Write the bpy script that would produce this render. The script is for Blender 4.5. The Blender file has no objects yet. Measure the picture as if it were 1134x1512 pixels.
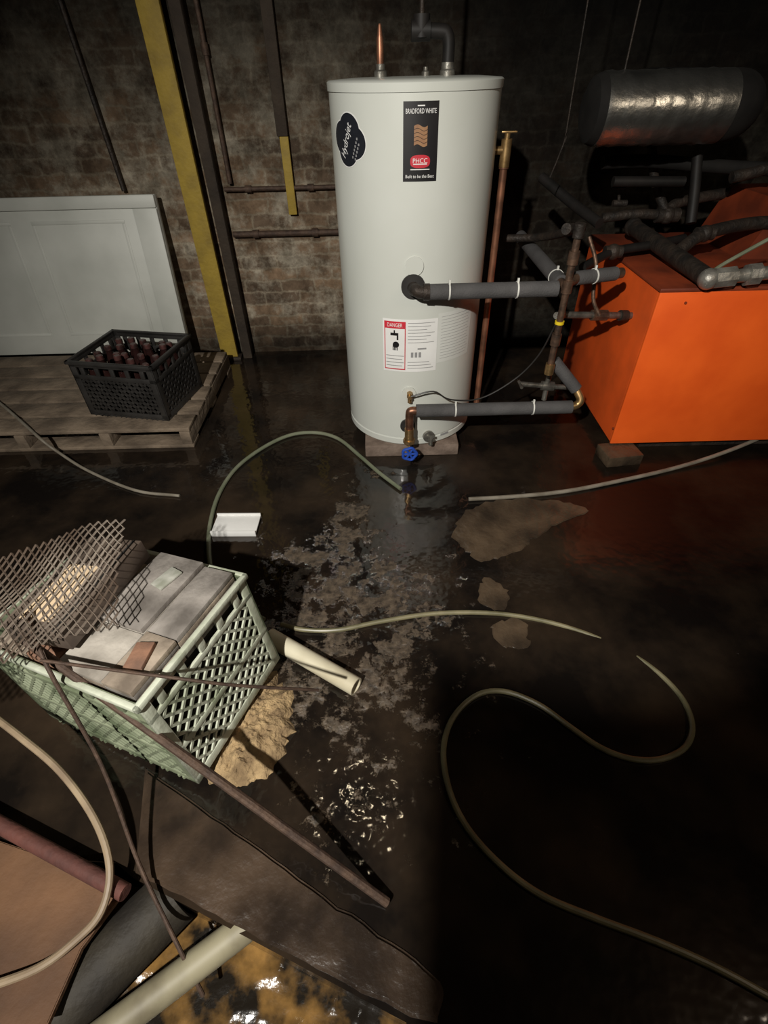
import bpy, bmesh, math, random
from mathutils import Vector, Matrix, Euler, noise
random.seed(7)
S = bpy.context.scene
COL = S.collection
PI = math.pi
# ------------------------------------------------------------------ camera
F_PX, TH, PHI, H = 740.0, math.radians(41.6), math.radians(1.44), 1.25
CAM = Vector((0, 0, H))
FW = Vector((0, math.cos(TH), -math.sin(TH)))
U0 = Vector((0, math.sin(TH), math.cos(TH))); X0 = Vector((1, 0, 0))
RT = math.cos(PHI)*X0 - math.sin(PHI)*U0
UP = math.cos(PHI)*U0 + math.sin(PHI)*X0
def ray(u, v): return FW + RT*((u-567)/F_PX) + UP*((756-v)/F_PX)
def G(u, v, z=0.0):
    d = ray(u, v); return CAM + d*((z-H)/d.z)
def PY(u, v, Y):
    d = ray(u, v); return CAM + d*(Y/d.y)
cd = bpy.data.cameras.new('camera'); cam = bpy.data.objects.new('camera', cd); COL.objects.link(cam)
cam.matrix_world = Matrix(((RT.x, UP.x, -FW.x, 0), (RT.y, UP.y, -FW.y, 0), (RT.z, UP.z, -FW.z, H), (0, 0, 0, 1)))
cd.sensor_fit = 'VERTICAL'; cd.sensor_height = 36; cd.lens = 36*F_PX/1512; cd.clip_start = .02
S.camera = cam
# ------------------------------------------------------------------ materials
def M(name, c1, c2=None, rough=.5, metal=0., scale=14, bump=0., bscale=60, coat=0., rough2=None, lo=.35, hi=.65, spec=.5):
    m = bpy.data.materials.new(name); m.use_nodes = True
    nt = m.node_tree; N = nt.nodes; L = nt.links; b = N['Principled BSDF']
    b.inputs['Roughness'].default_value = rough; b.inputs['Metallic'].default_value = metal
    b.inputs['Coat Weight'].default_value = coat; b.inputs['Specular IOR Level'].default_value = spec
    tc = N.new('ShaderNodeTexCoord')
    c2 = c2 or tuple(c*.8 for c in c1)
    n = N.new('ShaderNodeTexNoise'); n.inputs['Scale'].default_value = scale; n.inputs['Detail'].default_value = 6
    L.new(tc.outputs['Object'], n.inputs['Vector'])
    r = N.new('ShaderNodeValToRGB'); r.color_ramp.elements[0].position = lo; r.color_ramp.elements[1].position = hi
    r.color_ramp.elements[0].color = (*c1, 1); r.color_ramp.elements[1].color = (*c2, 1)
    L.new(n.outputs['Fac'], r.inputs['Fac']); L.new(r.outputs['Color'], b.inputs['Base Color'])
    if rough2 is not None:
        mr = N.new('ShaderNodeMapRange'); mr.inputs['From Min'].default_value = lo; mr.inputs['From Max'].default_value = hi
        mr.inputs['To Min'].default_value = rough; mr.inputs['To Max'].default_value = rough2
        L.new(n.outputs['Fac'], mr.inputs['Value']); L.new(mr.outputs['Result'], b.inputs['Roughness'])
    if bump:
        n2 = N.new('ShaderNodeTexNoise'); n2.inputs['Scale'].default_value = bscale; n2.inputs['Detail'].default_value = 5
        L.new(tc.outputs['Object'], n2.inputs['Vector'])
        bp = N.new('ShaderNodeBump'); bp.inputs['Strength'].default_value = bump; bp.inputs['Distance'].default_value = .01
        L.new(n2.outputs['Fac'], bp.inputs['Height']); L.new(bp.outputs['Normal'], b.inputs['Normal'])
    return m
m_tank = M('tank_enamel', (.60, .62, .575), (.56, .58, .53), .36, scale=3, coat=.25)
m_sheet = M('faded_sheet', (.67, .685, .65), (.61, .625, .585), .5, scale=8)
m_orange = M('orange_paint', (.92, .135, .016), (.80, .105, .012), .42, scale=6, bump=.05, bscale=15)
m_orange_s = M('orange_side_shaded', (.80, .108, .014), (.58, .08, .012), .5, scale=6)  # boiler orange with the shade of the side painted in
m_orange_d = M('orange_shaded', (.25, .042, .012), (.12, .022, .008), .55, scale=7)  # same orange again, shade painted in for top and hood
m_black = M('black_plastic', (.016, .015, .014), (.03, .028, .026), .45)
m_matte = M('matte_black', (.006, .0055, .005), (.011, .010, .009), .85, spec=.25)
m_blackpipe = M('black_pipe', (.008, .0075, .007), (.014, .012, .011), .55, spec=.3, scale=20)
m_olive = M('olive_black', (.030, .024, .015), (.014, .011, .008), .7, scale=10, bump=.3)
m_foam = M('grey_foam', (.085, .082, .082), (.06, .058, .058), .8, bump=.3, bscale=220)
m_copper = M('copper', (.36, .17, .10), (.14, .07, .045), .42, .8, scale=30)
m_copper_b = M('bright_copper', (.42, .19, .11), (.19, .09, .055), .42, .7, scale=16)
m_aged = M('aged_copper', (.17, .10, .064), (.06, .04, .03), .5, .6, scale=35, bump=.2)
m_brass = M('brass', (.5, .33, .15), (.30, .19, .08), .38, .85, scale=40)
m_iron = M('iron', (.017, .0145, .0125), (.044, .032, .024), .6, .35, scale=20, bump=.5, bscale=70)
m_steel = M('grey_steel', (.26, .25, .22), (.11, .1, .085), .42, .7, scale=25, bump=.2)
m_pale = M('pale_metal', (.40, .39, .35), (.18, .165, .14), .45, .6, scale=18, bump=.3)
m_duct = M('galvanized_duct', (.52, .52, .485), (.16, .16, .15), .24, .95, scale=7, bump=.6, bscale=13, rough2=.42)
m_zip = M('zip_tie', (.75, .75, .7), None, .5)
m_yband = M('yellow_band', (.85, .62, .02), None, .5)
m_white = M('white_label', (.80, .80, .78), (.74, .74, .72), .5)
m_blk = M('label_black', (.012, .011, .012), None, .4)
m_navy = M('badge_dark', (.016, .018, .024), None, .4)
m_red = M('label_red', (.6, .03, .05), None, .45)
m_gold = M('label_gold', (.26, .13, .065), (.34, .19, .09), .45, scale=60)
m_grey_t = M('print_grey', (.30, .30, .30), None, .6)
m_blue = M('blue_handle', (.02, .08, .45), None, .4)
m_green = M('green_crate', (.09, .115, .062), (.26, .295, .195), .6, scale=10, bump=.2, bscale=50, lo=.34, hi=.60)
m_green_lit = M('green_crate_lit', (.22, .25, .165), (.52, .55, .445), .6, scale=10, bump=.2, bscale=50, lo=.30, hi=.54)  # same green plastic, light painted in for the brighter right wall and rim
m_wood_d = M('dark_wood', (.026, .018, .012), (.048, .034, .022), .85, scale=8, bump=.4)
m_wood = M('pallet_wood', (.22, .168, .118), (.095, .07, .048), .8, scale=9, bump=.6, bscale=40)
m_yellow = M('yellow_paint', (.36, .25, .035), (.24, .165, .03), .7, scale=14, bump=.3, lo=.4, hi=.75)
m_panel = M('white_panel', (.56, .575, .53), (.43, .445, .405), .5, scale=3)
m_paver = M('paver', (.34, .31, .28), (.11, .097, .085), .85, scale=11, bump=.25, bscale=45)
m_paver2 = M('paver_tan', (.43, .355, .275), (.14, .11, .083), .85, scale=10, bump=.25, bscale=45)
m_paver3 = M('paver_white', (.52, .48, .42), (.20, .178, .15), .85, scale=9, bump=.25, bscale=45)
m_dark = M('dark_carton', (.022, .017, .013), (.012, .01, .008), .9)
m_block = M('dark_block', (.06, .044, .035), (.12, .09, .07), .6, scale=12)
m_cardlab = M('tan_label', (.78, .60, .40), (.6, .46, .30), .6, scale=18)
m_brickred = M('red_brick', (.30, .155, .095), (.15, .085, .058), .85, scale=20, bump=.2)
m_mesh = M('expanded_metal', (.35, .30, .25), (.12, .085, .062), .55, .3, scale=7)
m_rust = M('rusty_iron', (.10, .062, .042), (.055, .035, .026), .7, .4, scale=40, bump=.4)
m_red_rust = M('red_oxide', (.13, .045, .033), (.08, .03, .024), .75, scale=20, bump=.3)
m_pvc = M('cream_pvc', (.66, .62, .47), (.50, .45, .32), .4, scale=9)
m_pvc_d = M('dull_pvc', (.31, .28, .185), (.13, .11, .07), .55, scale=9)
m_hose = M('olive_hose', (.12, .112, .06), (.225, .2, .115), .4, scale=14)
m_hose_g = M('green_hose', (.13, .15, .095), (.20, .21, .145), .4, scale=12)
m_cable = M('grey_cable', (.25, .225, .18), (.15, .13, .10), .5, scale=14)
m_rope = M('tan_hose', (.34, .26, .165), (.22, .16, .105), .5, scale=14)
m_sand = M('sand', (.44, .31, .16), (.20, .135, .07), .95, scale=28, bump=1., bscale=90)
m_stone = M('wet_stone', (.098, .068, .042), (.036, .026, .018), .35, scale=8, bump=.6, bscale=30, rough2=.16)
m_rubble_glints = M('rubble', (.32, .175, .052), (.014, .011, .008), .17, scale=10, bump=.4, bscale=22, rough2=.2, lo=.33, hi=.53, spec=.4)  # gold patches are reflections painted into the dark water colour
m_board = M('brown_board', (.18, .09, .042), (.09, .045, .023), .75, scale=5, bump=.2)
m_plinth = M('plinth', (.22, .165, .13), (.12, .085, .065), .8, scale=16, bump=.4)
m_glass = M('bottle_glass', (.012, .006, .006), (.032, .012, .010), .07, scale=6)
m_cap = M('bottle_cap', (.075, .03, .027), (.025, .014, .013), .3, scale=40)
m_conc = M('brown_concrete', (.076, .049, .031), (.022, .0155, .0115), .4, scale=7, bump=.5, bscale=26, rough2=.2, spec=.4)
m_plain = M('blocker_flat', (.02, .018, .016), None, .9)
m_tile = M('tile_scrap', (.46, .46, .41), (.24, .25, .2), .5, scale=30)

def brick_mat():
    m = bpy.data.materials.new('old_brick'); m.use_nodes = True
    nt = m.node_tree; N = nt.nodes; L = nt.links; b = N['Principled BSDF']; b.inputs['Roughness'].default_value = .9
    b.inputs['Specular IOR Level'].default_value = .15
    geo = N.new('ShaderNodeNewGeometry'); sep = N.new('ShaderNodeSeparateXYZ'); L.new(geo.outputs['Position'], sep.inputs[0])
    ad = N.new('ShaderNodeMath'); ad.operation = 'ADD'; L.new(sep.outputs['X'], ad.inputs[0]); L.new(sep.outputs['Y'], ad.inputs[1])
    com = N.new('ShaderNodeCombineXYZ'); L.new(ad.outputs[0], com.inputs['X']); L.new(sep.outputs['Z'], com.inputs['Y'])
    wn = N.new('ShaderNodeTexNoise'); wn.inputs['Scale'].default_value = 7; wn.inputs['Detail'].default_value = 8; wn.inputs['Roughness'].default_value = .7; L.new(geo.outputs['Position'], wn.inputs['Vector'])
    vm = N.new('ShaderNodeVectorMath'); vm.operation = 'SCALE'; vm.inputs['Scale'].default_value = .07; L.new(wn.outputs['Color'], vm.inputs[0])
    va = N.new('ShaderNodeVectorMath'); L.new(com.outputs[0], va.inputs[0]); L.new(vm.outputs[0], va.inputs[1])
    br = N.new('ShaderNodeTexBrick'); L.new(va.outputs[0], br.inputs['Vector'])
    br.inputs['Scale'].default_value = 1; br.inputs['Brick Width'].default_value = .19; br.inputs['Row Height'].default_value = .062
    br.inputs['Mortar Size'].default_value = .0098; br.inputs['Mortar Smooth'].default_value = .95; br.inputs['Bias'].default_value = 0.
    br.inputs['Color1'].default_value = (.20, .137, .087, 1); br.inputs['Color2'].default_value = (.095, .068, .047, 1); br.inputs['Mortar'].default_value = (.205, .168, .12, 1)
    n = N.new('ShaderNodeTexNoise'); n.inputs['Scale'].default_value = 5.5; n.inputs['Detail'].default_value = 11; n.inputs['Roughness'].default_value = .78
    L.new(geo.outputs['Position'], n.inputs['Vector'])
    mr = N.new('ShaderNodeMapRange'); mr.inputs['From Min'].default_value = .35; mr.inputs['From Max'].default_value = 1.3
    mr.inputs['To Min'].default_value = -.01; mr.inputs['To Max'].default_value = .04; L.new(sep.outputs['Z'], mr.inputs['Value'])
    a2 = N.new('ShaderNodeMath'); L.new(n.outputs['Fac'], a2.inputs[0]); L.new(mr.outputs[0], a2.inputs[1])
    r = N.new('ShaderNodeValToRGB'); r.color_ramp.elements[0].position = .47; r.color_ramp.elements[1].position = .61
    L.new(a2.outputs[0], r.inputs[0])
    mb = N.new('ShaderNodeMix'); mb.data_type = 'RGBA'; mb.blend_type = 'MULTIPLY'; mb.inputs[0].default_value = .85
    mm = N.new('ShaderNodeMix'); mm.data_type = 'RGBA'
    pr = N.new('ShaderNodeMix'); pr.data_type = 'RGBA'; pr.inputs[6].default_value = (.275, .245, .19, 1); pr.inputs[7].default_value = (.325, .288, .222, 1)
    L.new(br.outputs['Fac'], pr.inputs[0])
    L.new(r.outputs['Color'], mm.inputs[0]); L.new(br.outputs['Color'], mm.inputs[6]); L.new(pr.outputs[2], mm.inputs[7])
    n3 = N.new('ShaderNodeTexNoise'); n3.inputs['Scale'].default_value = 8; n3.inputs['Detail'].default_value = 9; n3.inputs['Roughness'].default_value = .72; L.new(geo.outputs['Position'], n3.inputs['Vector'])
    r3 = N.new('ShaderNodeValToRGB'); r3.color_ramp.elements[0].position = .37; r3.color_ramp.elements[1].position = .64; r3.color_ramp.elements[0].color = (.21, .19, .17, 1)
    L.new(n3.outputs['Fac'], r3.inputs[0]); L.new(mm.outputs[2], mb.inputs[6]); L.new(r3.outputs[0], mb.inputs[7])
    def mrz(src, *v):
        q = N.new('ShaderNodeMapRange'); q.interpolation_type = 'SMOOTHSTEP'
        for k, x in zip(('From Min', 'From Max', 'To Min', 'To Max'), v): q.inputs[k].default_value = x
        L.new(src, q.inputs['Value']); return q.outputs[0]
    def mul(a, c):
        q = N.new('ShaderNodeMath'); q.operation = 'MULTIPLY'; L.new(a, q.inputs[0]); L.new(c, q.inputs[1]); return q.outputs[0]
    f = mul(mul(mrz(sep.outputs['X'], -.35, .65, 1., .09), mrz(sep.outputs['Z'], .45, 1.65, 1.65, .10)), mrz(sep.outputs['Z'], .02, .28, .22, 1.))  # light fall-off painted into the brick: darker to the right and upward
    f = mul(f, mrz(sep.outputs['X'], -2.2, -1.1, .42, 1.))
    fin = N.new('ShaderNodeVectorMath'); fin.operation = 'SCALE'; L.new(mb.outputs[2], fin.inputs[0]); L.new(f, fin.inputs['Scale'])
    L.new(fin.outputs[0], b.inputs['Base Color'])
    hm = N.new('ShaderNodeMath'); hm.operation = 'MULTIPLY_ADD'; hm.inputs[1].default_value = -.22
    L.new(br.outputs['Fac'], hm.inputs[0]); L.new(n3.outputs['Fac'], hm.inputs[2])
    bp = N.new('ShaderNodeBump'); bp.inputs['Strength'].default_value = .45; bp.inputs['Distance'].default_value = .012
    L.new(hm.outputs[0], bp.inputs['Height']); L.new(bp.outputs['Normal'], b.inputs['Normal'])
    return m
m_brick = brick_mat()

def floor_mat():
    m = bpy.data.materials.new('wet_concrete'); m.use_nodes = True
    nt = m.node_tree; N = nt.nodes; L = nt.links; b = N['Principled BSDF']
    geo = N.new('ShaderNodeNewGeometry')
    def zone(c, s, f0, f1, t0, t1):
        sub = N.new('ShaderNodeVectorMath'); sub.operation = 'SUBTRACT'; sub.inputs[1].default_value = (*c, 0); L.new(geo.outputs['Position'], sub.inputs[0])
        mul = N.new('ShaderNodeVectorMath'); mul.operation = 'MULTIPLY'; mul.inputs[1].default_value = (1/s[0], 1/s[1], 0); L.new(sub.outputs[0], mul.inputs[0])
        ln = N.new('ShaderNodeVectorMath'); ln.operation = 'LENGTH'; L.new(mul.outputs[0], ln.inputs[0])
        mr = N.new('ShaderNodeMapRange'); mr.interpolation_type = 'SMOOTHSTEP'
        for k, v in (('From Min', f0), ('From Max', f1), ('To Min', t0), ('To Max', t1)): mr.inputs[k].default_value = v
        L.new(ln.outputs['Value'], mr.inputs['Value']); return mr.outputs[0]
    def math_(op, a, b_=None, c=None):
        q = N.new('ShaderNodeMath'); q.operation = op
        for i, x in enumerate((a, b_, c)):
            if x is None: continue
            if isinstance(x, (int, float)): q.inputs[i].default_value = x
            else: L.new(x, q.inputs[i])
        return q.outputs[0]
    def noise_(sc, det, ro=.5):
        q = N.new('ShaderNodeTexNoise'); q.inputs['Scale'].default_value = sc; q.inputs['Detail'].default_value = det; q.inputs['Roughness'].default_value = ro
        L.new(geo.outputs['Position'], q.inputs['Vector']); return q.outputs['Fac']
    def ramp(f, p0, p1, c0, c1):
        q = N.new('ShaderNodeValToRGB'); q.color_ramp.elements[0].position = p0; q.color_ramp.elements[1].position = p1
        q.color_ramp.elements[0].color = (*c0, 1); q.color_ramp.elements[1].color = (*c1, 1); L.new(f, q.inputs[0]); return q.outputs[0]
    n = noise_(9.5, 12, .76)
    cen = zone((-.10, 1.0), (.50, .95), .2, 1.3, .038, -.17)
    pud = zone((.11, 1.40), (.19, .30), .55, 1.1, 1., 0.)
    pud2 = zone((-.36, 1.50), (.20, .22), .6, 1.1, 1., 0.)
    pudd = math_('MAXIMUM', pud, pud2)
    adr = math_('ADD', n, cen)
    adp = math_('MULTIPLY_ADD', pudd, -.10, adr)
    dry = ramp(adp, .518, .548, (0, 0, 0), (1, 1, 1))
    wet = ramp(noise_(2.6, 8, .6), .42, .70, (.0082, .0065, .0055), (.042, .028, .0175))
    n4 = noise_(45, 6, .6); n5 = noise_(30, 1.5, .45)
    dc = ramp(n4, .33, .66, (.028, .0215, .016), (.135, .103, .073))
    mx = N.new('ShaderNodeMix'); mx.data_type = 'RGBA'; L.new(dry, mx.inputs[0]); L.new(wet, mx.inputs[6]); L.new(dc, mx.inputs[7])
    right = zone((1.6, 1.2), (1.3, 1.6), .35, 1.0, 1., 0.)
    dk = N.new('ShaderNodeVectorMath'); dk.operation = 'SCALE'; L.new(mx.outputs[2], dk.inputs[0]); L.new(math_('MULTIPLY_ADD', right, -.55, 1.), dk.inputs['Scale'])  # painted shade: floor colour darkened on the dim right side
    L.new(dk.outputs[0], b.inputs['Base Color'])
    rr = N.new('ShaderNodeMapRange'); rr.inputs['To Min'].default_value = .085; rr.inputs['To Max'].default_value = .26; L.new(dry, rr.inputs['Value'])
    gp = G(690, 688)
    mat_spot = zone((gp.x, gp.y), (.13, .22), .5, 1.0, .30, 0.)
    L.new(math_('ADD', math_('MULTIPLY_ADD', right, .16, rr.outputs[0]), mat_spot), b.inputs['Roughness'])
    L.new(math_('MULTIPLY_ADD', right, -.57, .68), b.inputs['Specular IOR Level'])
    hd = math_('MULTIPLY', math_('MULTIPLY_ADD', n4, .7, adr), dry)
    b1 = N.new('ShaderNodeBump'); b1.inputs['Distance'].default_value = .02; b1.inputs['Strength'].default_value = .5; L.new(hd, b1.inputs['Height'])
    bp = N.new('ShaderNodeBump'); bp.inputs['Distance'].default_value = .02
    rip = zone((-.15, .85), (.42, .95), .5, 1.0, .16, .07)
    L.new(math_('MULTIPLY', rip, math_('MULTIPLY_ADD', pudd, -.5, 1.)), bp.inputs['Strength'])
    L.new(n5, bp.inputs['Height']); L.new(b1.outputs['Normal'], bp.inputs['Normal']); L.new(bp.outputs['Normal'], b.inputs['Normal'])
    return m
m_floor = floor_mat()
# ------------------------------------------------------------------ mesh helpers
def rotz(a): return Matrix.Rotation(a, 4, 'Z')
def align(d):
    return Vector(d).to_track_quat('Z', 'Y').to_matrix().to_4x4()
def cr(pts, n=6):
    P = [Vector(p) for p in pts]; out = []
    for i in range(len(P)-1):
        a = P[i-1] if i else P[0]*2-P[1]; b, c = P[i], P[i+1]; d = P[i+2] if i+2 < len(P) else P[-1]*2-P[-2]
        for k in range(n):
            t = k/n
            out.append(.5*((2*b)+(c-a)*t+(2*a-5*b+4*c-d)*t*t+(3*b-a-3*c+d)*t**3))
    return out+[P[-1]]
class MB:
    def __init__(s): s.bm = bmesh.new()
    def merge(s, t, mat=None):
        if mat is not None: bmesh.ops.transform(t, matrix=mat, verts=t.verts)
        me = bpy.data.meshes.new('tmp'); t.to_mesh(me); t.free(); s.bm.from_mesh(me); bpy.data.meshes.remove(me); return s
    def box(s, c, size, rot=None, bev=0.):
        t = bmesh.new(); bmesh.ops.create_cube(t, size=1)
        bmesh.ops.scale(t, vec=size, verts=t.verts)
        if bev: bmesh.ops.bevel(t, geom=t.edges[:], offset=bev, segments=2, affect='EDGES', profile=.5)
        m = Matrix.Translation(c)
        if rot is not None: m = m @ rot
        return s.merge(t, m)
    def cyl(s, p0, p1, r, r2=None, seg=20):
        p0, p1 = Vector(p0), Vector(p1); d = p1-p0; t = bmesh.new()
        bmesh.ops.create_cone(t, cap_ends=True, segments=seg, radius1=r, radius2=r if r2 is None else r2, depth=d.length)
        return s.merge(t, Matrix.Translation((p0+p1)/2) @ align(d))
    def sphere(s, c, r, sc=(1, 1, 1)):
        t = bmesh.new(); bmesh.ops.create_uvsphere(t, u_segments=16, v_segments=10, radius=r); bmesh.ops.scale(t, vec=sc, verts=t.verts)
        return s.merge(t, Matrix.Translation(c))
    def tube(s, pts, r, seg=10, smooth=6, rf=None):
        P = cr(pts, smooth) if smooth else [Vector(p) for p in pts]
        t = bmesh.new(); rings = []; up = None
        for i, p in enumerate(P):
            d = (P[min(i+1, len(P)-1)]-P[max(i-1, 0)]).normalized()
            if up is None: up = Vector((0, 0, 1)) if abs(d.z) < .9 else Vector((0, 1, 0))
            x = up.cross(d).normalized(); y = d.cross(x).normalized(); up = y
            rr = r if rf is None else r*rf(i/(len(P)-1))
            rings.append([t.verts.new(p+(x*math.cos(2*PI*k/seg)+y*math.sin(2*PI*k/seg))*rr) for k in range(seg)])
        for a, b in zip(rings, rings[1:]):
            for k in range(seg): t.faces.new((a[k], a[(k+1) % seg], b[(k+1) % seg], b[k]))
        t.faces.new(rings[0][::-1]); t.faces.new(rings[-1])
        return s.merge(t)
    def lathe(s, prof, mat=None, seg=24, capped=True):
        t = bmesh.new(); rings = []
        for r, z in prof: rings.append([t.verts.new((max(r, 1e-4)*math.cos(2*PI*k/seg), max(r, 1e-4)*math.sin(2*PI*k/seg), z)) for k in range(seg)])
        for a, b in zip(rings, rings[1:]):
            for k in range(seg): t.faces.new((a[k], a[(k+1) % seg], b[(k+1) % seg], b[k]))
        if capped: t.faces.new(rings[0][::-1]); t.faces.new(rings[-1])
        return s.merge(t, mat)
    def prism(s, poly, z0, z1, mat=None, bev=0):
        t = bmesh.new(); a = [t.verts.new((p[0], p[1], z0)) for p in poly]
        f = t.faces.new(a); r = bmesh.ops.extrude_face_region(t, geom=[f])
        for v in r['geom']:
            if isinstance(v, bmesh.types.BMVert): v.co.z = z1
        bmesh.ops.recalc_face_normals(t, faces=t.faces)
        if bev: bmesh.ops.bevel(t, geom=[e for e in t.edges if all(abs(v.co.z-z1) < 1e-5 for v in e.verts)], offset=bev, segments=2, affect='EDGES')
        return s.merge(t, mat)
    def polys(s, verts, faces):
        t = bmesh.new(); vs = [t.verts.new(v) for v in verts]
        for f in faces: t.faces.new([vs[i] for i in f])
        return s.merge(t)
ORG = {}
def tag(o, label=None, cat=None, group=None, kind=None):
    if label: o['label'] = label
    if cat: o['category'] = cat
    if group: o['group'] = group
    if kind: o['kind'] = kind
    return o
def thing(name, label, cat, loc=(0, 0, 0), rz=0, group=None, mat=None):
    e = bpy.data.objects.new(name, None); COL.objects.link(e); e.empty_display_size = .05
    m = mat if mat is not None else Matrix.Translation(loc) @ rotz(rz)
    e.location = m.to_translation(); e.rotation_euler = m.to_euler()
    ORG[e.name] = m
    return tag(e, label, cat, group)
def obj(name, mb, mat, parent=None, local=False, smooth=True):
    bm = mb.bm; bmesh.ops.recalc_face_normals(bm, faces=bm.faces)
    me = bpy.data.meshes.new(name); bm.to_mesh(me); bm.free()
    o = bpy.data.objects.new(name, me); COL.objects.link(o); me.materials.append(mat)
    if parent is not None:
        if not local: me.transform(ORG[parent.name].inverted())
        o.parent = parent; ORG[o.name] = ORG[parent.name]
    else:
        xs = [v.co for v in me.vertices]
        c = Vector(((min(v.x for v in xs)+max(v.x for v in xs))/2, (min(v.y for v in xs)+max(v.y for v in xs))/2, min(v.z for v in xs)))
        me.transform(Matrix.Translation(-c)); o.location = c; ORG[o.name] = Matrix.Translation(c)
    if smooth:
        me.polygons.foreach_set('use_smooth', [True]*len(me.polygons))
        try: me.set_sharp_from_angle(angle=math.radians(35))
        except Exception: pass
    return o
def struct(name, mb, mat):
    o = obj(name, mb, mat, smooth=False); o['kind'] = 'structure'; return o
# ------------------------------------------------------------------ room shell
WY = 2.87
LIGHT = Vector((-.7, -.95, 2.25))
pit = [G(u, v) for u, v in ((196, 1296), (330, 1366), (460, 1435), (600, 1510))]
pit = [(p.x, p.y) for p in pit] + [(.06, -.25), (-.86, -.25), (-.86, .30), (-.62, .33)]
def floor_mesh():
    t = bmesh.new()
    def loop(pts):
        vs = [t.verts.new((p[0], p[1], 0)) for p in pts]
        return [t.edges.new((vs[i], vs[(i+1) % len(vs)])) for i in range(len(vs))]
    e = loop([(-2.7, -2.3), (2.6, -2.3), (2.6, WY+.1), (-2.7, WY+.1)])+loop(pit)
    bmesh.ops.triangle_fill(t, use_beauty=True, edges=e)
    mb = MB(); mb.merge(t)
    n = len(pit)
    vs = [(p[0], p[1], 0) for p in pit]+[(p[0], p[1], -.3) for p in pit]
    mb.polys(vs, [(i, (i+1) % n, n+(i+1) % n, n+i) for i in range(n)]+[tuple(range(n, 2*n))])
    return mb
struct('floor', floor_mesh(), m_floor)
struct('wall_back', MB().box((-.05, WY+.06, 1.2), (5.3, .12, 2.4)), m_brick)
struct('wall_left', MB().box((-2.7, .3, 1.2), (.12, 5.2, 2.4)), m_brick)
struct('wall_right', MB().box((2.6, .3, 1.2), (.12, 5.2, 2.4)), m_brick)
struct('ceiling', MB().box((-.05, .3, 2.45), (5.3, 5.3, .1)), m_wood_d)
YR = -.5  # added panel, never in view, cut to cast the dark foreground shadow
def on_blocker(p):
    s = (YR-LIGHT.y)/(p.y-LIGHT.y); q = LIGHT+(p-LIGHT)*s; return (q.x, q.z)
e1 = on_blocker(G(620, 980)); e2 = on_blocker(G(614, 1500))
k = e2[1]/(e1[1]-e2[1]); e0 = (e2[0]+(e2[0]-e1[0])*k, 0)
top = [on_blocker(G(u, v)) for u, v in ((700, 988), (880, 1030), (1010, 1020), (1134, 980), (1500, 880))]
struct('shadow_blocker', MB().prism([e0, e1]+top+[(1.5, top[-1][1]), (1.5, 0)], 0, .012,
       Matrix.Translation((0, YR, 0)) @ Matrix.Rotation(PI/2, 4, 'X')), m_plain)
def rough_line(pts, n, a):
    q = cr(pts, n); return [x+Vector((noise.noise(x*22)*a, noise.noise(x*22+Vector((7, 3, 1)))*a, 0)) for x in q]
curb = rough_line([G(u, v) for u, v in ((215, 1135), (350, 1230), (500, 1338), (640, 1440), (648, 1512))], 8, .006)
low = rough_line([Vector((pit[k][0]+.006, pit[k][1]+.006, 0)) for k in (3, 2, 1, 0)], 8, .005)
struct('trim_1', MB().prism([(p.x, p.y) for p in curb+low], -.02, .009, bev=.006), m_conc)
# ------------------------------------------------------------------ water heater
TC = Vector((.127, 2.02, 0)); TR = .265; TZ0, TZ1 = .056, 1.222
tank = thing('water_heater', 'tall white cylindrical water heater with black label standing in the middle', 'water heater', (TC.x, TC.y, TZ0))
def tank_hit(u, v):
    d = ray(u, v); o = CAM-TC
    a = d.x**2+d.y**2; b = 2*(o.x*d.x+o.y*d.y); c = o.x**2+o.y**2-TR**2
    D = max(b*b-4*a*c, 0); t = (-b-math.sqrt(D))/(2*a); p = CAM+d*t
    return math.atan2(p.x-TC.x, -(p.y-TC.y)), p.z
def tp(a, z, e=0.): return Vector((TC.x+(TR+e)*math.sin(a), TC.y-(TR+e)*math.cos(a), z))
mT = Matrix.Translation((TC.x, TC.y, 0))
obj('tank_body', MB().lathe([(TR-.012, TZ0), (TR, TZ0+.012), (TR, TZ0+.035), (TR-.004, TZ0+.038), (TR-.004, TZ0+.042), (TR, TZ0+.045), (TR, TZ1-.022)], mT, 96), m_tank, tank)
obj('top_cap', MB().lathe([(TR+.003, TZ1-.024), (TR+.004, TZ1-.004), (TR-.002, TZ1), (.2, TZ1+.004), (.0, TZ1+.006)], mT, 96), m_tank, tank)
def wrap_rect(mb, a0, z0, s0, s1, t0, t1, e, n=10, skew=0.):
    vs = []; fs = []
    for i in range(n+1):
        s = s0+(s1-s0)*i/n
        vs += [tp(a0+s/TR, z0+t0+skew*s, e), tp(a0+s/TR, z0+t1+skew*s, e)]
    for i in range(n): fs.append((2*i, 2*i+2, 2*i+3, 2*i+1))
    return mb.polys(vs, fs)
def wrap_poly(mb, pts, a0, z0, e):
    n = len(pts); vs = [tp(a0, z0, e)]; fs = []; R = 6
    for r in range(1, R+1):
        for x, y in pts: vs.append(tp(a0+x*r/R/TR, z0+y*r/R, e))
    for k in range(n): fs.append((0, 1+k, 1+(k+1) % n))
    for r in range(R-1):
        for k in range(n):
            a = 1+r*n; b = a+n; fs.append((a+k, b+k, b+(k+1) % n, a+(k+1) % n))
    return mb.polys(vs, fs)
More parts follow.
